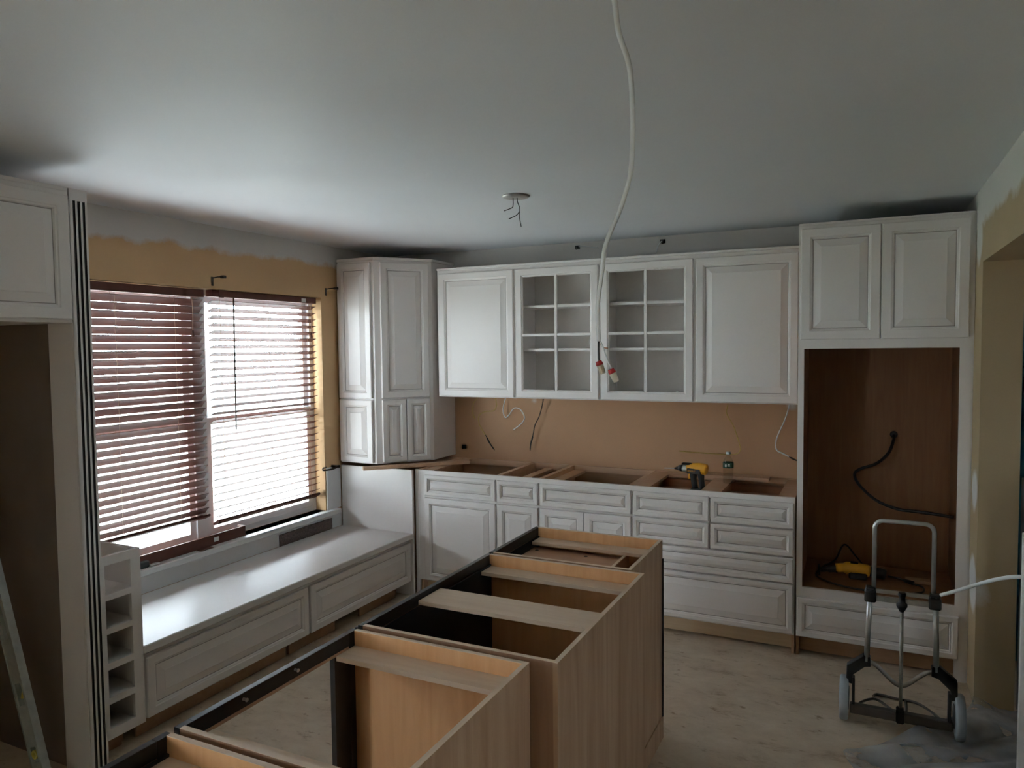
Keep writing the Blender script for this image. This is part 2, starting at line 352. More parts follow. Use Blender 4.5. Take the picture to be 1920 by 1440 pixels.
# unseen windows added to brighten the room: further along the wall, and next door
pd = thing('fill_window_3', 'unseen small white framed window added further along the window wall for daylight', 'window', (XW-0.08, (DY0+DY1)/2, DZ0)); del pd['category']; pd['kind'] = 'structure'
part('window_frame', bxs((XW-.12, XW-.05, DY0, DY1, DZ1-.05, DZ1), (XW-.12, XW-.05, DY0, DY1, DZ0, DZ0+.05), (XW-.12, XW-.05, DY0, DY0+.05, DZ0+.05, DZ1-.05), (XW-.12, XW-.05, DY1-.05, DY1, DZ0+.05, DZ1-.05)), 'vinyl', pd)
part('pane', bxs((XW-.09, XW-.085, DY0+.05, DY1-.05, DZ0+.05, DZ1-.05)), 'window_glass', pd)
rw = thing('fill_window_2', 'unseen white framed window added in the room beyond the doorway for light', 'window', (7.13, (BX0+BX1)/2, BZ0)); del rw['category']; rw['kind'] = 'structure'
bmid = (BX0+BX1)/2
part('window_frame', bxs((7.1, 7.16, BX0, BX1, BZ0, BZ0+.04), (7.1, 7.16, BX0, BX1, BZ1-.04, BZ1), (7.1, 7.16, BX0, BX0+.04, BZ0+.04, BZ1-.04), (7.1, 7.16, BX1-.04, BX1, BZ0+.04, BZ1-.04), (7.1, 7.16, bmid-.03, bmid+.03, BZ0+.04, BZ1-.04)), 'vinyl', rw)
for a, b in ((BX0+.04, bmid-.03), (bmid+.03, BX1-.04)): part('pane', bxs((7.12, 7.125, a, b, BZ0+.04, BZ1-.04)), 'window_glass', rw)
# outdoors
struct('ground', bxs((-40, -4.5, -40, 30, -0.72, -0.6), (7.3, 40, -40, 30, -0.72, -0.6)), 'grass')
struct('bounce_pavement', bxs((-4.5, -0.3, -14, 6, -0.62, -0.5)), 'bounce_concrete')  # pale paving added to bounce daylight up onto the ceiling
struct('shade_eave', bxs((XW-.75, XW-WT-.002, -9, 1.2, ZC+.02, ZC+.16)), 'trim_white')      # unseen eave added to keep high sky light off bench and tower
# dark mosaic strip left on the window wall
single('mosaic_strip', bxs((XW+.014, XW+.021, -1.289, -.769, .4385, .515), bevel=.001), 'mosaic', 'dark brown mottled stone strip on the white board under the window sill', 'stone strip')

# ================================================================ base cabinets along the back wall
YF = -0.61; YD = -0.632; ZT = 34.5*I; X0 = 24*I; ZB = 0.112
def base_unit(label, xa, xb, fronts, strips, kick='kick_ply_light', zstrip=0.80, fill_left=0.0, drawer_boxes=()):
    t = thing('base_cabinet', label, 'cabinet', ((xa+xb)/2, YF/2, 0), 'white base cabinets on the back wall')
    p = 0.016
    part('side_panel', bxs((xa+.001, xa+p, YF+.02, -.012, .0, ZT-.001)), 'pine_board', t)
    part('side_panel', bxs((xb-p, xb-.001, YF+.02, -.012, .0, ZT-.001)), 'pine_board', t)
    part('back_panel', bxs((xa+p, xb-p, -.020, -.012, ZB, ZT-.001)), 'kick_ply', t)
    part('back_rail', bxs((xa+p, xb-p, -.036, -.020, ZT-.04, ZT)), 'pine_board', t)
    part('bottom_panel', bxs((xa+p, xb-p, YF+.02, -.020, ZB, ZB+.014)), 'kick_ply', t)
    fr = .035
    ff = [(xa, xb, YF, YF+.019, ZT-fr, ZT), (xa, xb, YF, YF+.019, ZB, ZB+.03), (xa, xa+fr+fill_left, YF, YF+.019, ZB+.03, ZT-fr), (xb-fr, xb, YF, YF+.019, ZB+.03, ZT-fr)]
    for (nm, a, b, z0, z1) in fronts:
        if z0 > ZB+.05: ff.append((max(a-.004, xa+fr+fill_left), min(b+.004, xb-fr), YF, YF+.019, z0-.024, z0+.010))       # rail behind each gap
        if b < xb-.05: ff.append((b-.015, b+.020, YF+.0005, YF+.0185, z0+.010, min(z1-.014, ZT-fr)))                                    # stile behind each gap
    part('face_frame', bxs(*ff), 'cabinet_white', t)
    part('toe_kick', bxs((xa, xb, YF+.070, YF+.082, .012, ZB)), kick, t)
    for (nm, a, b, z0, z1) in fronts:
        door(t, nm, b-a, z1-z0, face_mx(a, YD, z0), rail=.05 if nm == 'door' else .036)
    for (a, b, c, d, z) in strips: part('stretcher', bxs((a, b, c, d, z-.016, z)), 'pine_board', t)
    for (a, b, z0, z1) in drawer_boxes:
        part('drawer_box', bxs((a, b, YF+.03, YF+.042, z0, z1), (a, b, -.10, -.088, z0, z1), (a, a+.012, YF+.042, -.10, z0, z1), (b-.012, b, YF+.042, -.10, z0, z1), (a+.012, b-.012, YF+.042, -.10, z0, z0+.008)), 'maple_box', t)
    return t
g = .007
XA = [X0, 48*I, 60*I, 84*I, 120*I]
base_unit('white base cabinet with wide drawer over single tall door beside the bench end panel', XA[0], XA[1],
    [('drawer_front', .668, XA[1]-g, .706, .848), ('door', .668, XA[1]-g, ZB+.008, .690)], [(XA[0]+.016, XA[0]+.10, YF+.02, -.04, ZT-.004), (XA[1]-.06, XA[1]-.016, YF+.02, -.04, .80)], fill_left=.03)
base_unit('narrow white base cabinet with one small drawer over one slim door', XA[1], XA[2],
    [('drawer_front', XA[1]+g, XA[2]-g, .706, .848), ('door', XA[1]+g, XA[2]-g, ZB+.008, .690)], [(XA[1]+.10, XA[1]+.16, YF+.02, -.04, .845), (XA[1]+.016, XA[1]+.03, YF+.02, -.04, .80)])
base_unit('white base cabinet with one wide drawer front over a pair of doors', XA[2], XA[3],
    [('drawer_front', XA[2]+g, XA[3]-g, .706, .848), ('door', XA[2]+g, (XA[2]+XA[3])/2-.0015, ZB+.008, .690), ('door', (XA[2]+XA[3])/2+.0015, XA[3]-g, ZB+.008, .690)],
    [(XA[2]+.016, XA[2]+.10, YF+.02, -.04, .845), (XA[3]-.08, XA[3]-.016, YF+.02, -.04, .845)])
xm = 102*I
base_unit('wide white base cabinet with four small and two wide drawers next to the tall cabinet', XA[3], XA[4],
    [('drawer_front', a, b, z0, z1) for a, b in ((XA[3]+g, xm-.006), (xm+.006, XA[4]-g)) for z0, z1 in ((.706, .848), (.552, .697))] + [('drawer_front', XA[3]+g, XA[4]-g, .404, .543), ('drawer_front', XA[3]+g, XA[4]-g, ZB+.010, .395)],
    [(XA[3]+.016, XA[3]+.10, YF+.02, -.04, ZT-.002), (xm-.058, xm+.058, YF+.02, -.04, ZT-.002), (XA[4]-.09, XA[4]-.016, YF+.02, -.04, ZT-.002), (XA[3]+.10, xm-.058, -.13, -.04, ZT-.002), (xm+.058, XA[4]-.09, -.10, -.04, ZT-.03)],
    drawer_boxes=[(XA[3]+.04, xm-.02, .782, .842), (xm+.02, XA[4]-.04, .782, .842)])
single('loose_board', bxs((2.44, 2.86, -.17, -.06, ZT, ZT+.018)), 'pine_board', 'loose pinkish board lying across the back of the widest base cabinet', 'board')
# blind corner with its end panel
t = thing('corner_base_cabinet', 'white corner base cabinet end panel standing at the far end of the bench', 'cabinet', (.28, -.3, 0), 'white base cabinets on the back wall')
part('end_panel', bxs((XW+.012, .583, -.648, -.630, .0, ZT), bevel=.0015), 'cabinet_white', t)
part('edge_strip', bxs((.570, .583, -.652, -.648, .439, ZT)), 'cabinet_white', t)
part('corner_stile', bxs((.584, X0-.001, YF-.002, YF+.017, .0, ZT)), 'cabinet_white', t)
part('side_panel', bxs((X0-.018, X0-.002, YF+.02, -.012, 0, ZT-.001)), 'pine_board', t)
part('back_rail', bxs((XW+.02, X0-.02, -.036, -.02, ZT-.08, ZT)), 'pine_board', t)
part('bottom_panel', bxs((XW+.02, X0-.02, YF, -.04, ZB, ZB+.015)), 'kick_ply', t)
# ================================================================ upper cabinets
YU = -.305; YUD = -.326; ZU0, ZU1 = 1.363, 2.286
def upper_unit(label, xa, xb, glass=False, left_extra=0):
    t = thing('wall_cabinet', label, 'cabinet', ((xa+xb)/2, YU/2, ZU0), 'white wall cabinets above the back counter')
    p = .016; m = 'interior_white'
    part('side_panel', bxs((xa+.0005, xa+p, YU+.019, -.001, ZU0, ZU1-.02)), 'cabinet_white', t)
    part('side_panel', bxs((xb-p, xb-.0005, YU+.019, -.001, ZU0, ZU1-.02)), 'cabinet_white', t)
    part('top_panel', bxs((xa+p, xb-p, YU+.019, -.001, ZU1-.06, ZU1-.044)), m, t)
    part('bottom_panel', bxs((xa+p, xb-p, YU+.019, -.001, ZU0+.012, ZU0+.028)), m, t)
    part('back_panel', bxs((xa+p, xb-p, -.010, -.002, ZU0+.028, ZU1-.06)), m, t)
    fr = .036
    part('face_frame', bxs((xa, xb, YU, YU+.019, ZU1-.066, ZU1-.02), (xa, xb, YU, YU+.019, ZU0, ZU0+fr), (xa, xa+fr, YU, YU+.019, ZU0+fr, ZU1-.066), (xb-fr, xb, YU, YU+.019, ZU0+fr, ZU1-.066)), 'cabinet_white', t)
    dz0, dz1 = ZU0+.006, 2.243; a, b = xa+.009+left_extra, xb-.009
    d = door(t, 'door', b-a, dz1-dz0, face_mx(a, YUD, dz0), rail=.056, panel=not glass)
    if glass:
        for z in (1.988, 1.694): part('shelf', bxs((xa+p, xb-p, YU+.03, -.011, z-.009, z+.009)), 'cabinet_white', t)
        xc, zc = (a+b)/2, 1.795; w = .009
        part('muntin', bxs((xc-w, xc+w, YUD+.003, YUD+.016, dz0+.05, dz1-.05), bevel=.002), 'cabinet_white', d)
        part('muntin', bxs((a+.05, xc-w, YUD+.004, YUD+.015, zc-w, zc+w), bevel=.002), 'cabinet_white', d)
        part('muntin', bxs((xc+w, b-.05, YUD+.004, YUD+.015, zc-w, zc+w), bevel=.002), 'cabinet_white', d)
    return t
XU = [X0-.01, 48*I, 72*I, 96*I, 120*I-.006]
upper_unit('white wall cabinet with solid raised-panel door next to the corner tower', XU[0], XU[1], left_extra=.012)
upper_unit('white wall cabinet with open four-light door, left one of the glass-style pair', XU[1], XU[2], True)
upper_unit('white wall cabinet with open four-light door, right one of the glass-style pair', XU[2], XU[3], True)
upper_unit('white wall cabinet with solid raised-panel door beside the tall oven cabinet', XU[3], XU[4])
single('top_moulding', bxs((XU[0], XU[4], YU-.012, -.002, ZU1-.0195, ZU1-.004), bevel=.003), 'cabinet_white', 'long white strip capping the four wall cabinets', 'moulding')
# left-over wire nut and sticker inside the glass-door cabinet
single('wire_nut', lathe(bmesh.new(), [(.006, 0), (.010, .005), (.011, .02), (.006, .03)], (2.305, -.2, ZU0+.0285)), 'label_white', 'small white round cap lying inside a four-light door cabinet', 'cap')

# ================================================================ corner tower cabinet
CZ0, CZ1 = .899, 2.352
P1, P2, P3, P4, P5 = (XW+.012, -.640), (.285, -.640), (.556, -.315), (.556, -.003), (XW+.012, -.003)
t = thing('corner_tower_cabinet', 'tall white angled corner cabinet standing on the counter beside the window', 'cabinet', (.25, -.3, CZ0))
bm = extrude_poly(bmesh.new(), [P1, P2, P3, P4, P5], CZ0, CZ1-.02, 'xy'); part('body', bm, 'cabinet_white', t)
def offs(poly, d):
    c = Vector((sum(p[0] for p in poly)/5, sum(p[1] for p in poly)/5)); return [tuple(c+(Vector(p)-c)*d) for p in poly]
bm = extrude_poly(bmesh.new(), [(P1[0], P1[1]-.008), (P2[0]+.004, P2[1]-.008), (P3[0]+.008, P3[1]-.004), (P4[0]+.008, P4[1]), P5], CZ1-.0195, CZ1, 'xy'); part('top_moulding', bm, 'cabinet_white', t)
dz = 1.358
wl = P2[0]-P1[0]
for z0, z1 in ((CZ0+.008, dz-.006), (dz+.006, CZ1-.035)): door(t, 'door', wl-.028, z1-z0, face_mx(P1[0]+.006, P1[1]-.021, z0), rail=.052)
dv = Vector((P3[0]-P2[0], P3[1]-P2[1])); dl = dv.length; ang = math.atan2(dv.y, dv.x); nrm = Vector((math.sin(ang), -math.cos(ang)))
def diag(s, z): q = Vector(P2)+dv.normalized()*s+nrm*.021; return face_mx(q.x, q.y, z, ang)
s0, s1 = .042, dl-.03
door(t, 'door', s1-s0, CZ1-.035-dz-.006, diag(s0, dz+.006), rail=.056)
sm = (s0+s1)/2
door(t, 'door', sm-s0-.002, dz-.006-CZ0-.008, diag(s0, CZ0+.008), rail=.05)
door(t, 'door', s1-sm-.002, dz-.006-CZ0-.008, diag(sm+.002, CZ0+.008), rail=.05)
# sticks the tower rests on
def stick(a, b, w, z0, z1):
    a, b = Vector(a), Vector(b); n = Vector((-(b-a).y, (b-a).x)).normalized()*w/2
    return extrude_poly(bmesh.new(), [tuple(a+n), tuple(a-n), tuple(b-n), tuple(b+n)], z0, z1, 'xy')
single('support_stick', stick((.262, -.772), (.80, -.235), .05, ZT+.0005, CZ0-.0005), 'pine_board', 'raw wooden stick sticking out under the angled face of the corner tower', 'board')
single('support_stick', stick((.03, -.50), (.03, -.03), .05, ZT+.0005, CZ0-.0005), 'pine_board', 'raw wooden stick under the corner tower hard against the window wall', 'board')

# ================================================================ tall oven cabinet
OX0, OX1, OZT = 3.056, 3.856, 2.356; OA, OB, OC, OD = 3.086, 3.806, .388, 1.690; xmid = 3.451
t = thing('oven_cabinet', 'tall white oven cabinet with an empty plywood-lined opening at the room corner', 'cabinet', ((OX0+OX1)/2, -.3, 0))
part('face_frame', bxs((OX0, OA, YF, YF+.019, ZB, OZT-.012), (OB, OX1, YF, YF+.019, 0, OZT-.012), (OA, OB, YF, YF+.019, OD, 1.765), (OA, OB, YF, YF+.019, 2.29, OZT-.012), (xmid-.02, xmid+.02, YF, YF+.019, 1.765, 2.29), (OA, OB, YF, YF+.019, .325, OC), (OA, OB, YF, YF+.019, ZB, .15)), 'cabinet_white', t)
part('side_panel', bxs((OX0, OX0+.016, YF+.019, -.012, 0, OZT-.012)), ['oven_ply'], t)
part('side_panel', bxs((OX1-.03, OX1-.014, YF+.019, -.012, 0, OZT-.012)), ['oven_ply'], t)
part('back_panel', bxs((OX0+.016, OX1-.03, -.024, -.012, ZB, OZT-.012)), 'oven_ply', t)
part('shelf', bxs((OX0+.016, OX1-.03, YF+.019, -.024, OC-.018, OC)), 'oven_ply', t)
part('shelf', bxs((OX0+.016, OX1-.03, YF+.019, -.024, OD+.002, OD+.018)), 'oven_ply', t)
part('top_panel', bxs((OX0, OX1, YF-.008, -.012, OZT-.0118, OZT)), 'cabinet_white', t)
part('toe_kick', bxs((OX0, OX1-.04, YF+.07, YF+.082, .012, ZB)), 'kick_ply', t)
door(t, 'door', xmid-.002-OX0-.012, .588, face_mx(OX0+.012, YD, 1.738)); door(t, 'door', 3.84-xmid-.002, .588, face_mx(xmid+.002, YD, 1.738))
door(t, 'drawer_front', 3.822-OX0-.006, .215, face_mx(OX0+.006, YD, .120), rail=.04)
single('scribe_filler', bxs((3.8565, 3.8645, -.605, -.59, 0, OZT)), 'cabinet_white', 'thin white filler between tall oven cabinet and wall', 'filler')

# ================================================================ window bench
t = thing('window_bench', 'long white bench seat with two drawers under the window', 'bench', (.27, -1.7, 0))
part('seat', bxs((XW+.015, .585, -2.745, -.653, .400, .4377), bevel=.004), 'bench_white', t)
part('apron', bxs((.535, .553, -2.742, -.655, .360, .3995)), 'cabinet_white', t)
part('body', bxs((XW+.02, .548, -2.742, -.655, .10, .3595)), 'cabinet_white', t)
R90 = math.radians(90)
door(t, 'drawer_front', 1.034, .270, face_mx(.570, -2.724, .103, R90), rail=.05)
door(t, 'drawer_front', 1.010, .270, face_mx(.570, -1.670, .103, R90), rail=.05)
for a, b in ((-2.73, -1.80), (-1.775, -1.38), (-1.14, -.75)): part('toe_kick', bxs((.480, .492, a, b, .005, .0995)), 'kick_ply', t)
for y in (-2.6, -1.785, -.70): part('leg', bxs((.10, .46, y-.008, y+.008, 0, .0995)), 'kick_ply', t)
# ================================================================ cubby rack
CY0, CY1 = -2.934, -2.750
t = thing('cubby_rack', 'narrow white rack of five stacked cubbyholes between bench and fluted column', 'rack', (.28, (CY0+CY1)/2, 0))
rows = [(.148, .253), (.281, .398), (.426, .548), (.572, .689), (.714, .836)]
xf0, xf1 = .567, .585; ya, yb = -2.915, -2.797
zz = [.105] + [z for r in rows for z in r] + [.874]
fr = [(xf0, xf1, CY0, ya, .105, .874), (xf0, xf1, yb, CY1, .105, .874)] + [(xf0, xf1, ya, yb, zz[k], zz[k+1]) for k in range(0, len(zz), 2)]
part('face_frame', bxs(*fr), 'cabinet_white', t)
part('side_panel', bxs((XW+.02, xf0, CY0, CY0+.012, .105, .874)), 'interior_white', t); part('side_panel', bxs((XW+.02, xf0, CY1-.012, CY1, .105, .874)), 'cabinet_white', t)
part('back_panel', bxs((.20, .212, CY0+.012, CY1-.012, .105, .56)), 'interior_white', t)
for z in (.105,) + tuple((rows[k][1]+rows[k+1][0])/2-.006 for k in range(4)): part('shelf', bxs((.212, xf0, CY0+.012, CY1-.012, z, z+.012)), 'interior_white', t)
part('edge_strip', bxs((XW+.02, .03, CY0+.012, CY1-.012, .862, .874)), 'pine_board', t)
for y in (CY0+.03, CY1-.03): part('leg', bxs((.10, .46, y-.008, y+.008, 0, .1045)), 'kick_ply', t)
part('toe_kick', bxs((.480, .490, CY0+.002, CY1-.05, .005, .1045)), 'kick_ply', t)

# ================================================================ refrigerator surround
FY0, FY1, FZ = -3.013, -2.940, 2.350
t = thing('fluted_column', 'tall white column with three dark flutes beside the refrigerator niche', 'column', (.3, (FY0+FY1)/2, 0))
part('body', bxs((XW+.002, .440, FY0+.01, FY1-.002, 0, FZ)), 'niche_board', t)
part('end_panel', bxs((.441, .590, FY0, FY1-.001, 0, FZ)), 'cabinet_white', t)
bm = bmesh.new(); z0, z1 = .02, FZ-.045; W_ = FY1-FY0; xs = .605
cuts = []
for c in (.25, .52, .79): cuts += [(FY0+W_*c-.0055, 0), (FY0+W_*c-.0045, .005), (FY0+W_*c+.0045, .005), (FY0+W_*c+.0055, 0)]
prof = [(FY0, 0)] + cuts + [(FY1-.001, 0)]
lo = [bm.verts.new((xs-d, y, z0)) for y, d in prof]; hi_ = [bm.verts.new((xs-d, y, z1)) for y, d in prof]
for k in range(len(prof)-1):
    f = bm.faces.new((lo[k], lo[k+1], hi_[k+1], hi_[k])); f.material_index = 1 if prof[k][1] or prof[k+1][1] else 0
box(bm, .591, xs, FY0, FY1-.001, z1, FZ); box(bm, .591, xs, FY0, FY1-.001, 0, z0); box(bm, .591, .5995, FY0, FY1-.001, z0, z1)
part('fluted_filler', bm, ['cabinet_white', 'glaze_dark'], t)
GY0, GY1, GZ = -3.96, -3.019, 1.829
t = thing('refrigerator_top_cabinet', 'white cabinet mounted high over the empty refrigerator niche', 'cabinet', (.28, -3.5, GZ))
part('body', bxs((XW+.002, .585, GY0, GY1, GZ, 2.335)), 'cabinet_white', t)
part('top_moulding', bxs((XW+.002, .605, GY0, GY1, 2.3355, FZ)), 'cabinet_white', t)
part('face_frame', bxs((.5855, .604, GY0, GY1, GZ, 2.335)), 'cabinet_white', t)
door(t, 'door', .452, .475, face_mx(.625, -3.480, GZ+.012, R90)); door(t, 'door', .455, .475, face_mx(.625, -3.94, GZ+.012, R90))
single('refrigerator_end_panel', bxs((XW+.002, .604, -3.985, -3.962, 0, FZ)), 'cabinet_white', 'tall white end panel closing the near side of the refrigerator niche', 'panel')

# ================================================================ island cabinets
IX0 = 2.005
def island_unit(label, y0, y1, x1, closed, mid=False, dbox=False, near=True, bottom=True, far=True, base=False):
    t = thing('island_cabinet', label, 'cabinet', ((IX0+x1)/2, (y0+y1)/2, 0), 'unfinished island cabinets set in a row')
    p = .014; xi = IX0+.019; za = .002 if x1 > 2.62 else .10
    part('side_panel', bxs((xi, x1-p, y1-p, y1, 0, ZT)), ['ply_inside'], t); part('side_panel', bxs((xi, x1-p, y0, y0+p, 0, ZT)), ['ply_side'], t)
    part('top_edge', bxs((xi, x1-p, y1-p, y1, ZT, ZT+.0012)), 'ply_edge', t); part('top_edge', bxs((xi, x1-p, y0, y0+p, ZT, ZT+.0012)), 'ply_edge', t)
    part('back_panel', bxs((x1-p, x1, y0, y1, za, ZT)), 'ply_skin', t); part('top_edge', bxs((x1-p, x1, y0, y1, ZT, ZT+.0012)), 'ply_edge_y', t)
    fr = .038
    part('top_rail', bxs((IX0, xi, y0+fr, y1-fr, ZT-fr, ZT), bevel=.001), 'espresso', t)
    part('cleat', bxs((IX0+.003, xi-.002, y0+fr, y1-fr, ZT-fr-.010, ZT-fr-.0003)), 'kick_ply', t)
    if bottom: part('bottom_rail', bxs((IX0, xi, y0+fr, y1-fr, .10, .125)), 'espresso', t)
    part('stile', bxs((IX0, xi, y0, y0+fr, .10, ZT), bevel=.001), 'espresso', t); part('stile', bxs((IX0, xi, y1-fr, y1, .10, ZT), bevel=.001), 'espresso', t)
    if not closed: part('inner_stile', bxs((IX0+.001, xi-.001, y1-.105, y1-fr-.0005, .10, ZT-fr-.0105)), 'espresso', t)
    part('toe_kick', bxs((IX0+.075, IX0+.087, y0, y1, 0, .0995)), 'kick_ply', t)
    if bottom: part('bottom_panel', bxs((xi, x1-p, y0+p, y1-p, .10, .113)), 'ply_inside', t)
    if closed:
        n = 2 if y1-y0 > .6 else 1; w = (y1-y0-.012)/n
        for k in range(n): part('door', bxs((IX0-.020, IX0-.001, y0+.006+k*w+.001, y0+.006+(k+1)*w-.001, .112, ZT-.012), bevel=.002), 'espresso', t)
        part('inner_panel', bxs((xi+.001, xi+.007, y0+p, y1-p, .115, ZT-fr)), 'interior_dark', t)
    if not closed:
        for yk in (-3.38, -3.56): part('screw', lathe(bmesh.new(), [(.004, 0), (.0035, .010), (.005, .0105), (.005, .013)], (xi, yk, ZT-.015), 8, 'x'), 'steel', t)
    zs = ZT-.045; wst = .085
    if far: part('stretcher', bxs((xi, x1-p, y1-p-wst, y1-p, zs-.014, zs)), 'ply_edge', t)
    if near: part('stretcher', bxs((xi, x1-p, y0+p, y0+p+wst*.9, zs-.014, zs)), 'ply_edge', t)
    if mid: part('stretcher', bxs((xi+.004, x1-p, mid-.072, mid+.072, ZT-.032, ZT-.018)), 'ply_edge', t)
    if dbox:
        a, b, c, d = xi+.008, 2.475, y0+p+.004, y1-p-.05
        db = part('drawer_box', bxs((a, b, c, d, .788, .800), (b-.014, b, c, d, .8001, .818), (a, b, c, c+.012, .62, .7879), (a, b, d-.012, d, .62, .7879), (a, a+.012, c+.012, d-.012, .62, .7879), (b-.012, b, c+.012, d-.012, .62, .7879)), 'maple_box', t)
        part('rail_strip', bxs((b-.013, b-.001, c, d, .8181, .8195)), 'ply_edge_y', db)
        for x, yk in ((2.062, -1.868), (2.297, -1.872)): part('knot', lathe(bmesh.new(), [(.009, .8001), (.007, .802)], (x, yk, 0), 10), 'glaze_dark', db)
    if base: part('base_board', bxs((x1-p, x1+.004, y0, y1, 0, .098)), 'ply_skin', t); part('corner_strip', bxs((x1+.0005, x1+.006, y1-.012, y1-.001, .099, ZT-.08)), 'glaze_dark', t)
    return t
island_unit('farthest island cabinet with a drawer box inside', -2.222, -1.752, 2.605, True, dbox=True, near=False, base=True)
island_unit('widest, deepest island cabinet with a flat stretcher across its middle', -3.085, -2.240, 2.662, True, mid=-2.713, near=False)
island_unit('bottomless island cabinet whose open front shows the floor', -3.745, -3.112, 2.592, False, bottom=False)
island_unit('nearest island cabinet at the bottom edge of the picture', -4.40, -3.765, 2.592, True, near=True)

# ================================================================ window blinds
def blind(label, y0, y1, zbot, tilt, n, head0, head1, nm, rail_tilt):
    xb = XW-.045
    t = thing('venetian_blind', label, 'blind', (xb, (y0+y1)/2, head1), 'brown venetian blinds in the window')
    part('headrail', bxs((xb-.022, xb+.026, y0-.004, y1+.004, head0, head1), bevel=.002), 'blind_brown', t)
    w = .025; bm = bmesh.new(); segs = 6; L = y1-y0
    prof = [(-w+2*w*k/segs, .0022*math.cos(math.pi*(k/segs-.5))) for k in range(segs+1)]
    prof = prof + [(a, b-.0026) for a, b in prof[::-1]]
    extrude_poly(bm, [(a, b) for a, b in prof], y0, y1, 'xz')
    ca, sa = math.cos(tilt), math.sin(tilt)                 # +x (room) edge up
    for v in bm.verts: x, z = v.co.x, v.co.z; v.co.x, v.co.z = x*ca-z*sa, x*sa+z*ca
    bmesh.ops.translate(bm, verts=bm.verts[:], vec=(xb, 0, 0))
    first = part('slat', bm, 'blind_brown', t)
    base = first.location.copy(); ztop = head0-.032; pitch = (ztop-(zbot+.035))/(n-1)
    slats = [first]
    for k in range(1, n): slats.append(dup(first, base, t))
    for k, s in enumerate(slats):
        s.location = (base.x, base.y, ztop-k*pitch-head1); s.rotation_euler = (random.uniform(-.0012, .0012), random.uniform(-.03, .03), 0)
    br = extrude_poly(bmesh.new(), [(-.026, -.006), (-.020, -.009), (.020, -.009), (.026, -.006), (.026, .004), (.020, .009), (-.020, .009), (-.026, .004)], y0-.003, y1+.003, 'xz')
    for v in br.verts: x, z = v.co.x, v.co.z; c, s_ = math.cos(rail_tilt), math.sin(rail_tilt); v.co.x, v.co.z = x*c-z*s_+xb, x*s_+z*c+zbot
    part('bottom_rail', br, 'blind_brown', t)
    for f in (.02, .43, .80) if nm == 'l' else (.06, .5, .90):
        y = y0+L*f
        for dx in (-.024*ca, .024*ca): part('ladder_cord', tb([(xb+dx, y, head0), (xb+dx, y+.002, (head0+zbot)/2), (xb+dx, y, zbot)], .0011, 4, sub=2), 'cord_tan', t)
        for k in range(n): pass
    return t, xb
tl, xb = blind('dark brown venetian blind with tilted slats covering the half next to the column', -2.770, -1.800, .745, math.radians(45), 30, 2.022, 2.066, 'l', math.radians(25))
c = part('lift_cord', tb([(xb+.030, -1.885, 2.02), (xb+.031, -1.884, 1.92), (xb+.030, -1.886, 1.83)], .0012, 5), 'cord_tan', tl)
part('cord_tassel', lathe(bmesh.new(), [(.003, .02), (.009, -.01), (.007, -.02)], (xb+.030, -1.886, 1.81)), 'blind_brown', c)
trb, xb = blind('brown venetian blind with nearly level slats covering the half next to the corner', -1.735, -.842, .690, math.radians(23), 30, 2.030, 2.070, 'r', math.radians(30))
part('tilt_wand', tb([(xb+.034, -1.585, 2.03), (xb+.034, -1.589, 1.66), (xb+.034, -1.594, 1.234)], .0045, 6), 'cable_dark_brown', trb)
c = part('lift_cord', tb([(xb+.030, -.90, 2.03), (xb+.031, -.898, 1.92), (xb+.030, -.90, 1.83)], .0012, 5), 'cord_tan', trb)
part('cord_tassel', lathe(bmesh.new(), [(.003, .02), (.009, -.01), (.007, -.02)], (xb+.030, -.90, 1.81)), 'blind_brown', c)
part('mount_clip', bxs((xb+.0265, xb+.03, -.985, -.945, 2.034, 2.060)), 'cable_white', trb)
part('mount_clip', bxs((xb+.0265, xb+.031, -1.69, -1.655, 2.026, 2.074)), 'blind_brown', trb)
# removed valance lying on the sill
v = thing('valance_board', 'brown wooden blind valance lying loose on the window sill', 'valance', (XW-.02, -1.93, WZ0))
part('board', bxs((XW-.010, XW+.002, -2.42, -1.555, WZ0+.0005, WZ0+.062), bevel=.002), 'blind_brown', v)
part('return_end', bxs((XW-.055, XW-.0105, -1.567, -1.555, WZ0+.0005, WZ0+.062), bevel=.001), 'blind_brown', v)
part('clip', bxs((XW+.0025, XW+.005, -1.80, -1.765, WZ0+.02, WZ0+.045)), 'cable_white', v)
single('blind_slat_offcut', bxs((XW+.008, XW+.045, -1.93, -1.84, WZ0+.0004, WZ0+.006), bevel=.001), 'blind_brown', 'small brown wedge lying on the front edge of the sill', 'offcut')
hb = thing('blind_hardware', 'dark bracket with pale clip resting on the sill behind the cubby rack', 'bracket', (.0, -2.30, WZ0))
# curtain brackets and hold-back
def bracket(y, z, label):
    t = thing('curtain_bracket', label, 'bracket', (XW, y, z), 'dark curtain rod brackets')
    part('wall_plate', bxs((XW, XW+.005, y-.008, y+.008, z-.035, z+.018), bevel=.0015), 'dark_bronze', t)
    part('arm', tb([(XW+.004, y, z+.010), (XW+.05, y, z+.014), (XW+.085, y, z+.012)], .004, 6), 'dark_bronze', t)
    part('rod_cup', bxs((XW+.075, XW+.105, y-.012, y+.012, z+.004, z+.020), bevel=.003), 'dark_bronze', t)
bracket(-1.752, 2.125, 'dark curtain rod bracket above the meeting of the two blinds'); bracket(-.757, 2.125, 'dark curtain rod bracket on the wall close to the corner tower')
t = thing('curtain_holdback', 'dark curved curtain holdback hook below the corner tower', 'hook', (XW, -.76, .885))
part('post', tb([(XW, -.735, .880), (XW+.05, -.74, .882), (XW+.075, -.745, .884)], .010, 8), 'dark_bronze', t)
part('hook', tb([(XW+.07, -.745, .885), (XW+.055, -.79, .872), (XW+.02, -.845, .868), (XW+.03, -.865, .885), (XW+.055, -.86, .893)], .006, 8), 'dark_bronze', t)
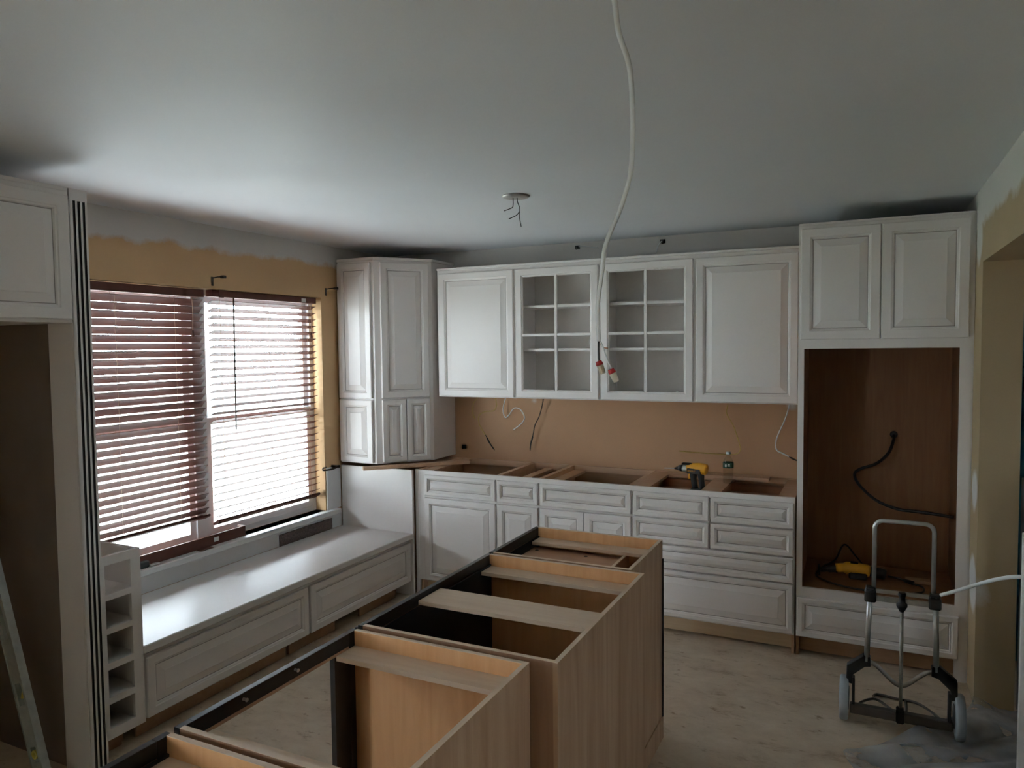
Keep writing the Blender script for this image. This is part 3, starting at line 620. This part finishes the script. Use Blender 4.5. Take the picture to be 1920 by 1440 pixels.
# bracket scrap on the sill
part('block', bxs((XW+.02-.02, XW+.02+.012, -2.30, -2.25, WZ0+.0005, WZ0+.035), bevel=.004), 'black_plastic', hb)
part('clip', bxs((XW+.012, XW+.035, -2.245, -2.19, WZ0+.0005, WZ0+.01), bevel=.002), 'cable_white', hb)

# ================================================================ wires and boxes
def ceilbox(name, x, label, pts):
    t = thing(name, label, 'electrical box', (x, 0, 2.41), 'open electrical boxes over the wall cabinets')
    part('box', bxs((x-.018, x+.018, -.006, -.0004, 2.392, 2.418), bevel=.002), 'box_metal', t)
    part('wire', tb(pts, .0035, 6), 'cable_white', t)
    part('stub', tb([(x+.004, -.006, 2.405), (x+.010, -.03, 2.40), (x+.006, -.035, 2.385)], .003, 5), 'cable_black', t)
ceilbox('electrical_box', 1.561, 'open electrical box on the back wall above the left four-light door', [(1.57, -.006, 2.41), (1.62, -.03, 2.405), (1.72, -.02, 2.39)])
ceilbox('electrical_box', 2.163, 'open electrical box on the back wall above the right four-light door', [(2.155, -.006, 2.405), (2.135, -.03, 2.37), (2.125, -.03, 2.325)])
t = thing('ceiling_rosette', 'round ceiling plate with bare wires dangling in mid ceiling', 'ceiling plate', (1.862, -1.631, ZC))
part('plate', lathe(bmesh.new(), [(.066, .004), (.068, -.002), (.060, -.007), (.02, -.008)], (1.862, -1.631, ZC)), 'steel_dull', t)
for pts in ([(1.85, -1.635, 2.434), (1.852, -1.64, 2.40), (1.845, -1.64, 2.385), (1.812, -1.66, 2.37)], [(1.868, -1.63, 2.434), (1.872, -1.632, 2.41), (1.886, -1.64, 2.38), (1.887, -1.645, 2.34), (1.897, -1.648, 2.29)], [(1.887, -1.64, 2.365), (1.872, -1.65, 2.345), (1.838, -1.66, 2.33)]):
    part('wire', tb(pts, .0022, 5), 'cable_black', t)
def pxt(u, v, d): return CAM + d*(fw + r2*((u-960)/FPX) - u2*((v-720)/FPX))
t = thing('hanging_cable', 'white electrical cable dangling from the ceiling with two capped wire ends', 'cable', (2.9, -3.4, 1.7))
cab = [(1140, -45, 1.415), (1152, 0, 1.42), (1160, 60, 1.43), (1180, 125, 1.45), (1186, 200, 1.46), (1186, 270, 1.47), (1181, 330, 1.48), (1162, 395, 1.49), (1136, 458, 1.49), (1129, 510, 1.50), (1121, 570, 1.50), (1121, 605, 1.50), (1123, 640, 1.50)]
P = [pxt(*q) for q in cab]; P[0].z = ZC+.002
part('sheath', tb(P, [.0070, .0068, .0064, .0058, .0052], 8, flat=.75), 'cable_white', t)
part('wire', tb([pxt(1122, 636, 1.5), pxt(1122, 660, 1.5), pxt(1123, 678, 1.5)], .0018, 6), 'cable_black', t)
part('wire', tb([pxt(1124, 636, 1.5), pxt(1132, 655, 1.49), pxt(1140, 678, 1.48), pxt(1147, 692, 1.48)], .0018, 6), 'cable_white', t)
part('wire', tb([pxt(1124, 640, 1.5), pxt(1130, 651, 1.5), pxt(1140, 653, 1.5)], .0013, 6), 'copper', t)
for (a, b, d) in (((1122, 677), (1131, 701), 1.5), ((1145, 692), (1156, 716), 1.48)):
    A, B = pxt(*a, d), pxt(*b, d); ax = (B-A)
    c = part('wire_nut', tb([A+ax*.30, A+ax*.75, B], [.0072, .0068, .0062, .0050], 10, sub=3), 'nut_clear', t)
    part('nut_collar', tb([A, A+ax*.15, A+ax*.32], [.0066, .0078, .0080], 10, sub=3), 'nut_red', c)
def wallwire(label, name, pts, r, mat, tip=None, tipmat='cable_black'):
    t = thing(name, label, 'wire', (pts[0][0], 0, pts[0][2]), 'loose under-cabinet wires on the backsplash')
    part('lead', tb(pts, r, 6), mat, t)
    if tip: part('connector', tb(tip, [.003, .006, .005, .002], 6, sub=3), tipmat, t)
y = -.03
wallwire('short yellow wire loop hanging beside the corner tower', 'low_voltage_wire', [(.80, -.02, 1.375), (.765, y, 1.335), (.73, y, 1.29), (.726, y, 1.219), (.742, y, 1.18)], .0035, 'cable_yellow')
wallwire('yellow wire with dark plug tip hanging next to the corner tower', 'low_voltage_wire', [(.90, -.02, 1.375), (.925, y, 1.29), (.90, y, 1.245), (.826, y, 1.235), (.778, y, 1.205), (.775, y, 1.15), (.80, y, 1.10), (.83, y, 1.06)], .0035, 'cable_yellow', [(.83, y, 1.06), (.845, y, 1.035), (.865, y, 1.00), (.905, y, .95)])
wallwire('white wire bent into an S shape under the wall cabinets', 'low_voltage_wire', [(1.01, -.02, 1.375), (.985, y, 1.29), (.980, y, 1.235), (.998, y, 1.197), (1.03, y, 1.22), (1.07, y, 1.268), (1.12, y, 1.26), (1.152, y, 1.205), (1.13, y, 1.16), (1.06, y, 1.107)], .0045, 'cable_white')
wallwire('dark wire ending in a thick black tip below the left four-light door', 'low_voltage_wire', [(1.305, -.02, 1.375), (1.295, y, 1.30), (1.27, y, 1.216), (1.235, y, 1.15), (1.22, y, 1.08)], .004, 'cable_dark_brown', [(1.22, y, 1.09), (1.215, y, 1.06), (1.20, y, 1.01), (1.194, y, .96)])
wallwire('yellow wire curving down to the bottle', 'low_voltage_wire', [(2.60, -.02, 1.375), (2.588, y, 1.32), (2.585, y, 1.27), (2.62, y, 1.21), (2.641, y, 1.157), (2.665, y, 1.08), (2.668, y, 1.038), (2.64, y, 1.015), (2.55, y, 1.01), (2.40, y, 1.012), (2.28, y, 1.015)], .0035, 'cable_yellow')
wallwire('white wire with black plug tip hanging beside the tall oven cabinet', 'low_voltage_wire', [(2.965, -.02, 1.375), (2.958, y, 1.32), (2.932, y, 1.235), (2.90, y, 1.16), (2.884, y, 1.10), (2.89, y, 1.055), (2.925, y, 1.035), (2.963, y, 1.017)], .0045, 'cable_white', [(2.960, y, 1.018), (2.975, y, 1.010), (2.99, y, 1.003), (3.01, y, .995)])
single('outlet_hole', bxs((.615, .645, -.006, -.0005, .945, .975), bevel=.002), 'black_plastic', 'small dark outlet box on the backsplash next to the corner tower', 'outlet')
t = thing('oven_cable', 'thick black cable coming out of the plywood back of the oven opening', 'cable', (3.538, -.03, 1.17))
part('hole_ring', lathe(bmesh.new(), [(.020, .0), (.021, -.004), (.012, -.005)], (3.538, -.0245, 1.18), 14, 'y'), 'glaze_dark', t)
part('lead', tb([(3.538, -.03, 1.175), (3.536, -.06, 1.15), (3.51, -.10, 1.08), (3.45, -.13, 1.02), (3.37, -.13, .985), (3.335, -.13, .955), (3.345, -.14, .91), (3.39, -.17, .86), (3.46, -.2, .81), (3.56, -.25, .785), (3.66, -.28, .785), (3.75, -.30, .782), (3.822, -.30, .774)], .0085, 8), 'cable_black', t)

# ================================================================ tools and small things
def drill():
    D = Vector((2.455, -.42, .791))
    t = thing('cordless_drill', 'yellow and black cordless drill standing in the widest base cabinet', 'drill', D, rot=(0, 0, math.radians(-8)))
    # local: nose towards -x
    part('motor_housing', tb([(-.035, 0, .178), (-.01, 0, .182), (.035, 0, .184), (.065, 0, .181), (.085, 0, .178)], [.027, .031, .033, .034, .033, .024], 14, sub=4), 'yellow_plastic', t)
    part('gear_case', tb([(-.075, 0, .176), (-.055, 0, .177), (-.03, 0, .178)], [.018, .024, .028], 14, sub=4), 'steel_dull', t)
    part('clutch_collar', tb([(-.092, 0, .178), (-.068, 0, .178)], [.017, .021], 14, smooth=False), 'black_plastic', t)
    part('chuck', tb([(-.118, 0, .172), (-.105, 0, .174), (-.09, 0, .176)], [.006, .010, .014], 12, sub=3), 'dark_bronze', t)
    part('bit', tb([(-.185, 0, .168), (-.15, 0, .170), (-.115, 0, .172)], .0028, 6), 'steel', t)
    part('top_cover', bxs((-.07, .0, -.018, .018, .198, .212), bevel=.005), 'black_plastic', t)
    part('side_body', bxs((-.03, .055, -.034, -.022, .152, .185), bevel=.004), 'black_plastic', t)
    pl = part('name_plate', bxs((-.022, .024, -.037, -.034, .158, .182), bevel=.001), 'glaze_dark', t)
    fc = bpy.data.curves.new('lettering', 'FONT'); fc.body = 'DEWALT'; fc.size = .0125; fc.extrude = .0004; fc.align_x = 'CENTER'; fc.align_y = 'CENTER'; fc.materials.append(M['yellow_plastic'])
    tmp = bpy.data.objects.new('lettering_source', fc); COL.objects.link(tmp); bpy.context.view_layer.update(); lm = bpy.data.meshes.new_from_object(tmp); bpy.data.objects.remove(tmp); lm.name = 'lettering'
    fo = bpy.data.objects.new('lettering', lm); COL.objects.link(fo); fo.parent = pl; fo.location = Vector((.001, -.0375, .170))-ORG[pl.name]; fo.rotation_euler = (math.pi/2, 0, 0)
    part('handle', tb([(-.002, 0, .165), (.002, 0, .12), (.010, 0, .07), (.016, 0, .035)], [.021, .018, .018, .021], 12, sub=4), 'black_plastic', t)
    part('rear_grip', tb([(.045, 0, .16), (.050, 0, .12), (.055, 0, .07), (.058, 0, .04)], [.019, .017, .017, .020], 12, sub=4), 'black_plastic', t)
    part('trigger', bxs((-.032, -.014, -.008, .008, .115, .150), bevel=.004), 'yellow_plastic', t)
    part('battery', bxs((-.015, .095, -.034, .034, .0, .045), bevel=.007), 'yellow_plastic', t)
    part('battery_top', bxs((-.010, .085, -.030, .030, .0455, .062), bevel=.005), 'black_plastic', t)
drill()
t = thing('water_bottle', 'clear plastic water bottle with a green label on the base cabinet', 'bottle', (2.640, -.30, ZT-.002))
bx_, by_, bz_ = 2.640, -.30, ZT-.002
b = part('body', lathe(bmesh.new(), [(.020, 0), (.029, .004), (.031, .012), (.029, .03), (.031, .045), (.029, .06), (.031, .078), (.0305, .125), (.028, .140), (.018, .158), (.0125, .166), (.0125, .178)], (bx_, by_, bz_)), 'bottle_plastic', t)
lb = part('label', lathe(bmesh.new(), [(.0315, .096), (.0318, .098), (.0318, .127), (.0315, .129)], (bx_, by_, bz_), 24, caps=False), 'label_green', t)
for a0, a1, z0, z1 in ((-2.05, -1.7, .104, .119), (-1.55, -1.05, .108, .113), (-1.5, -1.1, .115, .121)):
    bm = bmesh.new(); n = 5; r = .0322
    A = [bm.verts.new((bx_+r*math.cos(a0+(a1-a0)*k/n), by_+r*math.sin(a0+(a1-a0)*k/n), bz_+z0)) for k in range(n+1)]
    B = [bm.verts.new((v.co.x, v.co.y, bz_+z1)) for v in A]
    for k in range(n): bm.faces.new((A[k], A[k+1], B[k+1], B[k]))
    part('print_mark', bm, 'label_white', lb)
part('cap', lathe(bmesh.new(), [(.0138, .1785), (.0142, .181), (.0142, .190), (.013, .192)], (bx_, by_, bz_)), 'label_white', t)
def saw():
    t = thing('reciprocating_saw', 'yellow and black corded power saw lying in the oven opening', 'saw', (3.33, -.33, OC), rot=(0, 0, math.radians(6)))
    part('motor_housing', tb([(-.085, 0, .050), (-.03, 0, .055), (.04, 0, .052), (.09, 0, .046)], [.026, .036, .036, .030], 12, sub=4), 'yellow_plastic', t)
    part('front_boot', tb([(-.165, -.005, .034), (-.12, 0, .040), (-.08, 0, .046)], [.014, .020, .026], 12, sub=4), 'black_plastic', t)
    part('shoe', bxs((-.178, -.166, -.024, .024, .004, .058), bevel=.003), 'black_plastic', t)
    part('grip', tb([(.085, 0, .046), (.13, -.005, .044), (.17, -.01, .036)], [.028, .030, .026], 12, sub=4), 'black_plastic', t)
    part('belly', bxs((-.02, .075, -.040, -.005, .002, .040), bevel=.008), 'black_plastic', t)
    part('vent', bxs((-.01, .03, -.016, .016, .085, .092), bevel=.002), 'black_plastic', t)
    c = part('cord', tb([(.18, -.01, .03), (.23, -.02, .028), (.29, -.05, .015), (.34, -.10, .010), (.30, -.20, .008), (.1, -.235, .008), (-.02, -.215, .008), (-.12, -.15, .008), (-.19, -.05, .012), (-.15, .07, .03), (-.08, .13, .06), (-.03, .15, .15), (.03, .14, .09), (.09, .10, .03), (.16, .06, .01)], .0052, 7), 'cable_black', t)
    part('plug', tb([(.26, -.035, .022), (.30, -.06, .018)], [.010, .012], 8, smooth=False), 'black_plastic', t)
saw()
single('wood_scrap', bxs((3.60, 3.72, -.30, -.245, OC+.0005, OC+.018)), 'pine_board', 'small wooden scrap lying on the shelf in the oven opening', 'scrap')

# folding hand truck
def dolly():
    xl, xr, yy = 3.418, 3.668, -1.235
    t = thing('folding_hand_truck', 'grey metal folding hand truck standing in front of the oven cabinet', 'hand truck', ((xl+xr)/2, yy, 0))
    def bar(name, pts, r, m='steel', **k): return part(name, tb(pts, r, 10, **k), m, t)
    R = .035; top = .928; a, b = xl+.014, xr-.004
    arc = lambda cx, cz_, s, e: [(cx+R*math.cos(q), yy, cz_+R*math.sin(q)) for q in [s+(e-s)*k/5 for k in range(6)]]
    bar('handle', [(a, yy, .56)] + arc(a+R, top-R, math.pi, math.pi/2) + arc(b-R, top-R, math.pi/2, 0) + [(b, yy, .56)], .0095, smooth=False)
    bar('upright', [(xl-.012, yy-.008, .285), (xl, yy-.008, .62)], .0115, smooth=False); bar('upright', [(xr+.012, yy-.008, .285), (xr+.004, yy-.008, .62)], .0115, smooth=False)
    for x in (xl, xr+.002):
        j = part('joint', bxs((x-.024, x+.024, yy-.026, yy+.018, .560, .612), bevel=.006), 'black_plastic', t)
        part('joint_cap', bxs((x-.02, x+.02, yy-.022, yy+.014, .6125, .628), bevel=.004), 'black_plastic', j)
    part('cross_plate', bxs((xl+.024, xr-.022, yy-.018, yy-.006, .605, .622), (xl+.024, xr-.022, yy-.018, yy-.006, .568, .590)), 'steel_dull', t)
    xm_ = (xl+xr)/2
    part('release_knob', lathe(bmesh.new(), [(.008, .535), (.014, .545), (.022, .560), (.022, .572), (.012, .580), (.012, .60), (.016, .61), (.014, .622)], (xm_, yy-.024, 0), 14), 'black_plastic', t)
    bar('centre_rod', [(xm_, yy-.02, .545), (xm_+.002, yy, .065)], .0075, 'steel_dull', smooth=False)
    bar('v_brace', [(xl-.008, yy, .285), (xl+.035, yy+.002, .262), (xm_-.03, yy+.004, .205), (xm_, yy+.004, .192), (xm_+.03, yy+.004, .205), (xr-.035, yy+.002, .262), (xr+.008, yy, .285)], .0095, 'steel_dull')
    for s, x, wx in ((-1, xl-.012, 3.322), (1, xr+.012, 3.764)):
        ar = bmesh.new(); xo = wx-s*.012
        pts = [(x+s*-.018, .305), (x+s*.012, .312), (xo+s*.008, .255), (xo+s*.010, .175), (xo-s*.016, .170), (xo-s*.014, .215), (x+s*.008, .262), (x-s*.018, .262)]
        extrude_poly(ar, pts, yy-.018, yy+.018, 'xz'); bmesh.ops.bevel(ar, geom=ar.edges[:], offset=.003, segments=1, affect='EDGES'); part('swing_arm', ar, 'black_plastic', t)
        ax = part('axle_bracket', bxs((xo-s*.020-.006, xo-s*.020+.006, yy-.02, yy+.02, .05, .20), bevel=.003), 'black_plastic', t)
        wr = .098
        w = part('wheel', lathe(bmesh.new(), [(wr-.022, -.019), (wr-.006, -.018), (wr, -.011), (wr, .011), (wr-.006, .018), (wr-.022, .019)], (wx+s*.006, yy, wr), 28, 'x'), 'grey_rubber', t)
        part('hub', lathe(bmesh.new(), [(.05, -.0215), (.055, -.018), (.055, .018), (.05, .0215)], (wx+s*.006, yy, wr), 20, 'x'), 'black_plastic', w)
    part('axle_bar', bxs((3.340, 3.745, yy-.024, yy+.012, .036, .078), bevel=.004), 'dark_iron', t)
    part('rod_foot', bxs((xm_-.016, xm_+.016, yy-.030, yy+.014, .03, .095), bevel=.005), 'black_plastic', t)
    for pts in ([(3.37, yy+.02, .05), (3.39, yy+.13, .03), (3.45, yy+.22, .014), (3.52, yy+.12, .02), (3.56, yy+.02, .05)], [(3.44, yy+.26, .010), (3.46, yy+.29, .010), (3.54, yy+.275, .010), (3.62, yy+.27, .010), (3.68, yy+.20, .010), (3.715, yy+.02, .05)], [(3.56, yy+.02, .05), (3.575, yy+.15, .02), (3.578, yy+.27, .011)], [(3.60, yy+.02, .045), (3.68, yy+.10, .022), (3.72, yy+.03, .05)]):
        bar('toe_wire', pts, .006, 'dark_iron')
dolly()
single('white_tube', tb([(3.690, -1.262, .632), (3.74, -1.30, .668), (3.80, -1.34, .712), (3.87, -1.38, .758), (3.94, -1.42, .790), (4.03, -1.46, .798), (4.12, -1.50, .785), (4.2, -1.53, .74), (4.26, -1.56, .70)], .008, 10), 'cable_white', 'thin white plastic tube arching from the hand truck towards the doorway', 'tube')
# spirit level
t = thing('spirit_level', 'long metal spirit level leaning inside the refrigerator niche', 'level', (.485, -3.13, 0.012), rot=(0, math.radians(-18.8), 0))
w, th, Lv = .035, .012, 1.56
bm = bmesh.new()
hol = [(.18, .050, .012), (.50, .07, .018), (.86, .13, .016)]
zcut = [0.0]
segs = []; z = 0.0
for zc_, hh, hw in ((.12, .03, .018), (.36, .045, .020), (.66, .075, .014), (1.2, .045, .02)):
    segs.append((-w, w, -th, th, z, zc_-hh)); segs.append((-w, -hw, -th, th, zc_-hh, zc_+hh)); segs.append((hw, w, -th, th, zc_-hh, zc_+hh)); z = zc_+hh
segs.append((-w, w, -th, th, z, Lv))
part('beam', bxs(*segs), 'aluminium', t)
part('edge_rail', bxs((-w-.003, -w-.0003, -th-.003, th+.003, 0, Lv)), 'aluminium', t); part('edge_rail', bxs((w+.0003, w+.003, -th-.003, th+.003, 0, Lv)), 'aluminium', t)
for zc_ in (.12, 1.2):
    r_ = part('vial_ring', lathe(bmesh.new(), [(.0175, -th-.002), (.0175, th+.002), (.011, th+.002), (.011, -th-.002), (.0175, -th-.002)], (0, 0, zc_), 18, 'y', caps=False), 'vial', t)
    part('vial_tube', tb([(-.012, 0, zc_), (.012, 0, zc_)], .006, 10, smooth=False), 'vial', r_)
part('vial_tube', tb([(-.012, 0, .345), (.012, 0, .375)], .006, 10, smooth=False), 'vial', t)
part('end_cap', bxs((-w, w, -th, th, -.010, -.0005), bevel=.002), 'black_plastic', t)

# plastic sheeting and things in the doorway
bm = bmesh.new(); nx, ny = 46, 46
def pz(u, v):
    return .008 + .045*abs(math.sin(9*u+3*math.sin(4*v)))*abs(math.sin(7.3*v+2*math.sin(5*u)+1)) + .02*math.exp(-((u-.75)**2+(v-.6)**2)*14)
Gd = [[None]*(ny+1) for _ in range(nx+1)]
for a in range(nx+1):
    for b in range(ny+1):
        u, v = a/nx, b/ny
        x = 3.86+.02*math.sin(9*v)+(u)*1.0; yv = -2.2+v*1.33
        x = x - (1-u)*(.28+.22*math.sin(4.2*v+.2)+.05*math.sin(17*v))*max(0, min(1, (1.12-v)*2.6))
        Gd[a][b] = bm.verts.new((x, yv, pz(u*1.4, v*1.4)))
for a in range(nx):
    for b in range(ny): f = bm.faces.new((Gd[a][b], Gd[a+1][b], Gd[a+1][b+1], Gd[a][b+1])); f.smooth = True
single('floor_sheeting', bm, 'floor_plastic', 'crumpled translucent plastic sheet spread on the floor in the doorway', 'plastic sheet')
bm = bmesh.new(); n = 40
A = [bm.verts.new((4.04+k*.03, -.25+.02*math.sin(k*1.1), .02)) for k in range(n+1)]; B = [bm.verts.new((v.co.x, v.co.y+.01*math.sin(k*.7), 2.15)) for k, v in enumerate(A)]
for k in range(n): f = bm.faces.new((A[k], A[k+1], B[k+1], B[k])); f.smooth = True
sh = single('hanging_sheeting', bm, 'blue_plastic', 'blue plastic sheet hanging in the room beyond the doorway', 'plastic sheet')
sm_ = sh.modifiers.new('thickness', 'SOLIDIFY'); sm_.thickness = .002
t = thing('dark_door_slab', 'dark narrow door edge standing just behind the doorway corner', 'door slab', (4.07, -.86, 0))
part('slab', bxs((4.032, 4.07, -1.0, -.862, .02, 1.10), bevel=.003), 'dark_door', t)
part('foot', bxs((4.032, 4.07, -.98, -.88, 0, .0195)), 'dark_door', t)
t = thing('upright_board', 'white panel standing upright in the doorway at the picture edge', 'panel', (4.15, -1.6, 0))
part('board', bxs((3.922, 4.42, -1.605, -1.583, .012, 1.005), bevel=.002), 'panel_white', t)
for x in (3.95, 4.39): part('foot', bxs((x-.02, x+.02, -1.66, -1.53, 0, .0118)), 'panel_white', t)
# shrubs outside the window
def shrub(x, y, r, h, label):
    t = thing('garden_shrub', label, 'shrub', (x, y, -.6), 'shrubs outside the window')
    bm = bmesh.new(); bmesh.ops.create_icosphere(bm, subdivisions=4, radius=1)
    for v in bm.verts:
        d = v.co.normalized(); k = 1+.16*math.sin(9*d.x+x)*math.sin(8*d.y)*math.sin(7*d.z+y)+random.uniform(-.07, .07)
        v.co = Vector((d.x*r*k+x, d.y*r*k+y, -.6+h*.5+d.z*h*.5*k))
    part('foliage', bm, 'hedge_leaf', t)
    part('stem', tb([(x, y, -.6), (x, y, -.3)], .05, 8, smooth=False), 'kick_ply', t)
shrub(-7, -.5, 1.0, 1.9, 'rounded green garden shrub seen through the window nearer the corner'); shrub(-8.5, -3.0, 1.2, 2.0, 'rounded green garden shrub seen through the window nearer the column')
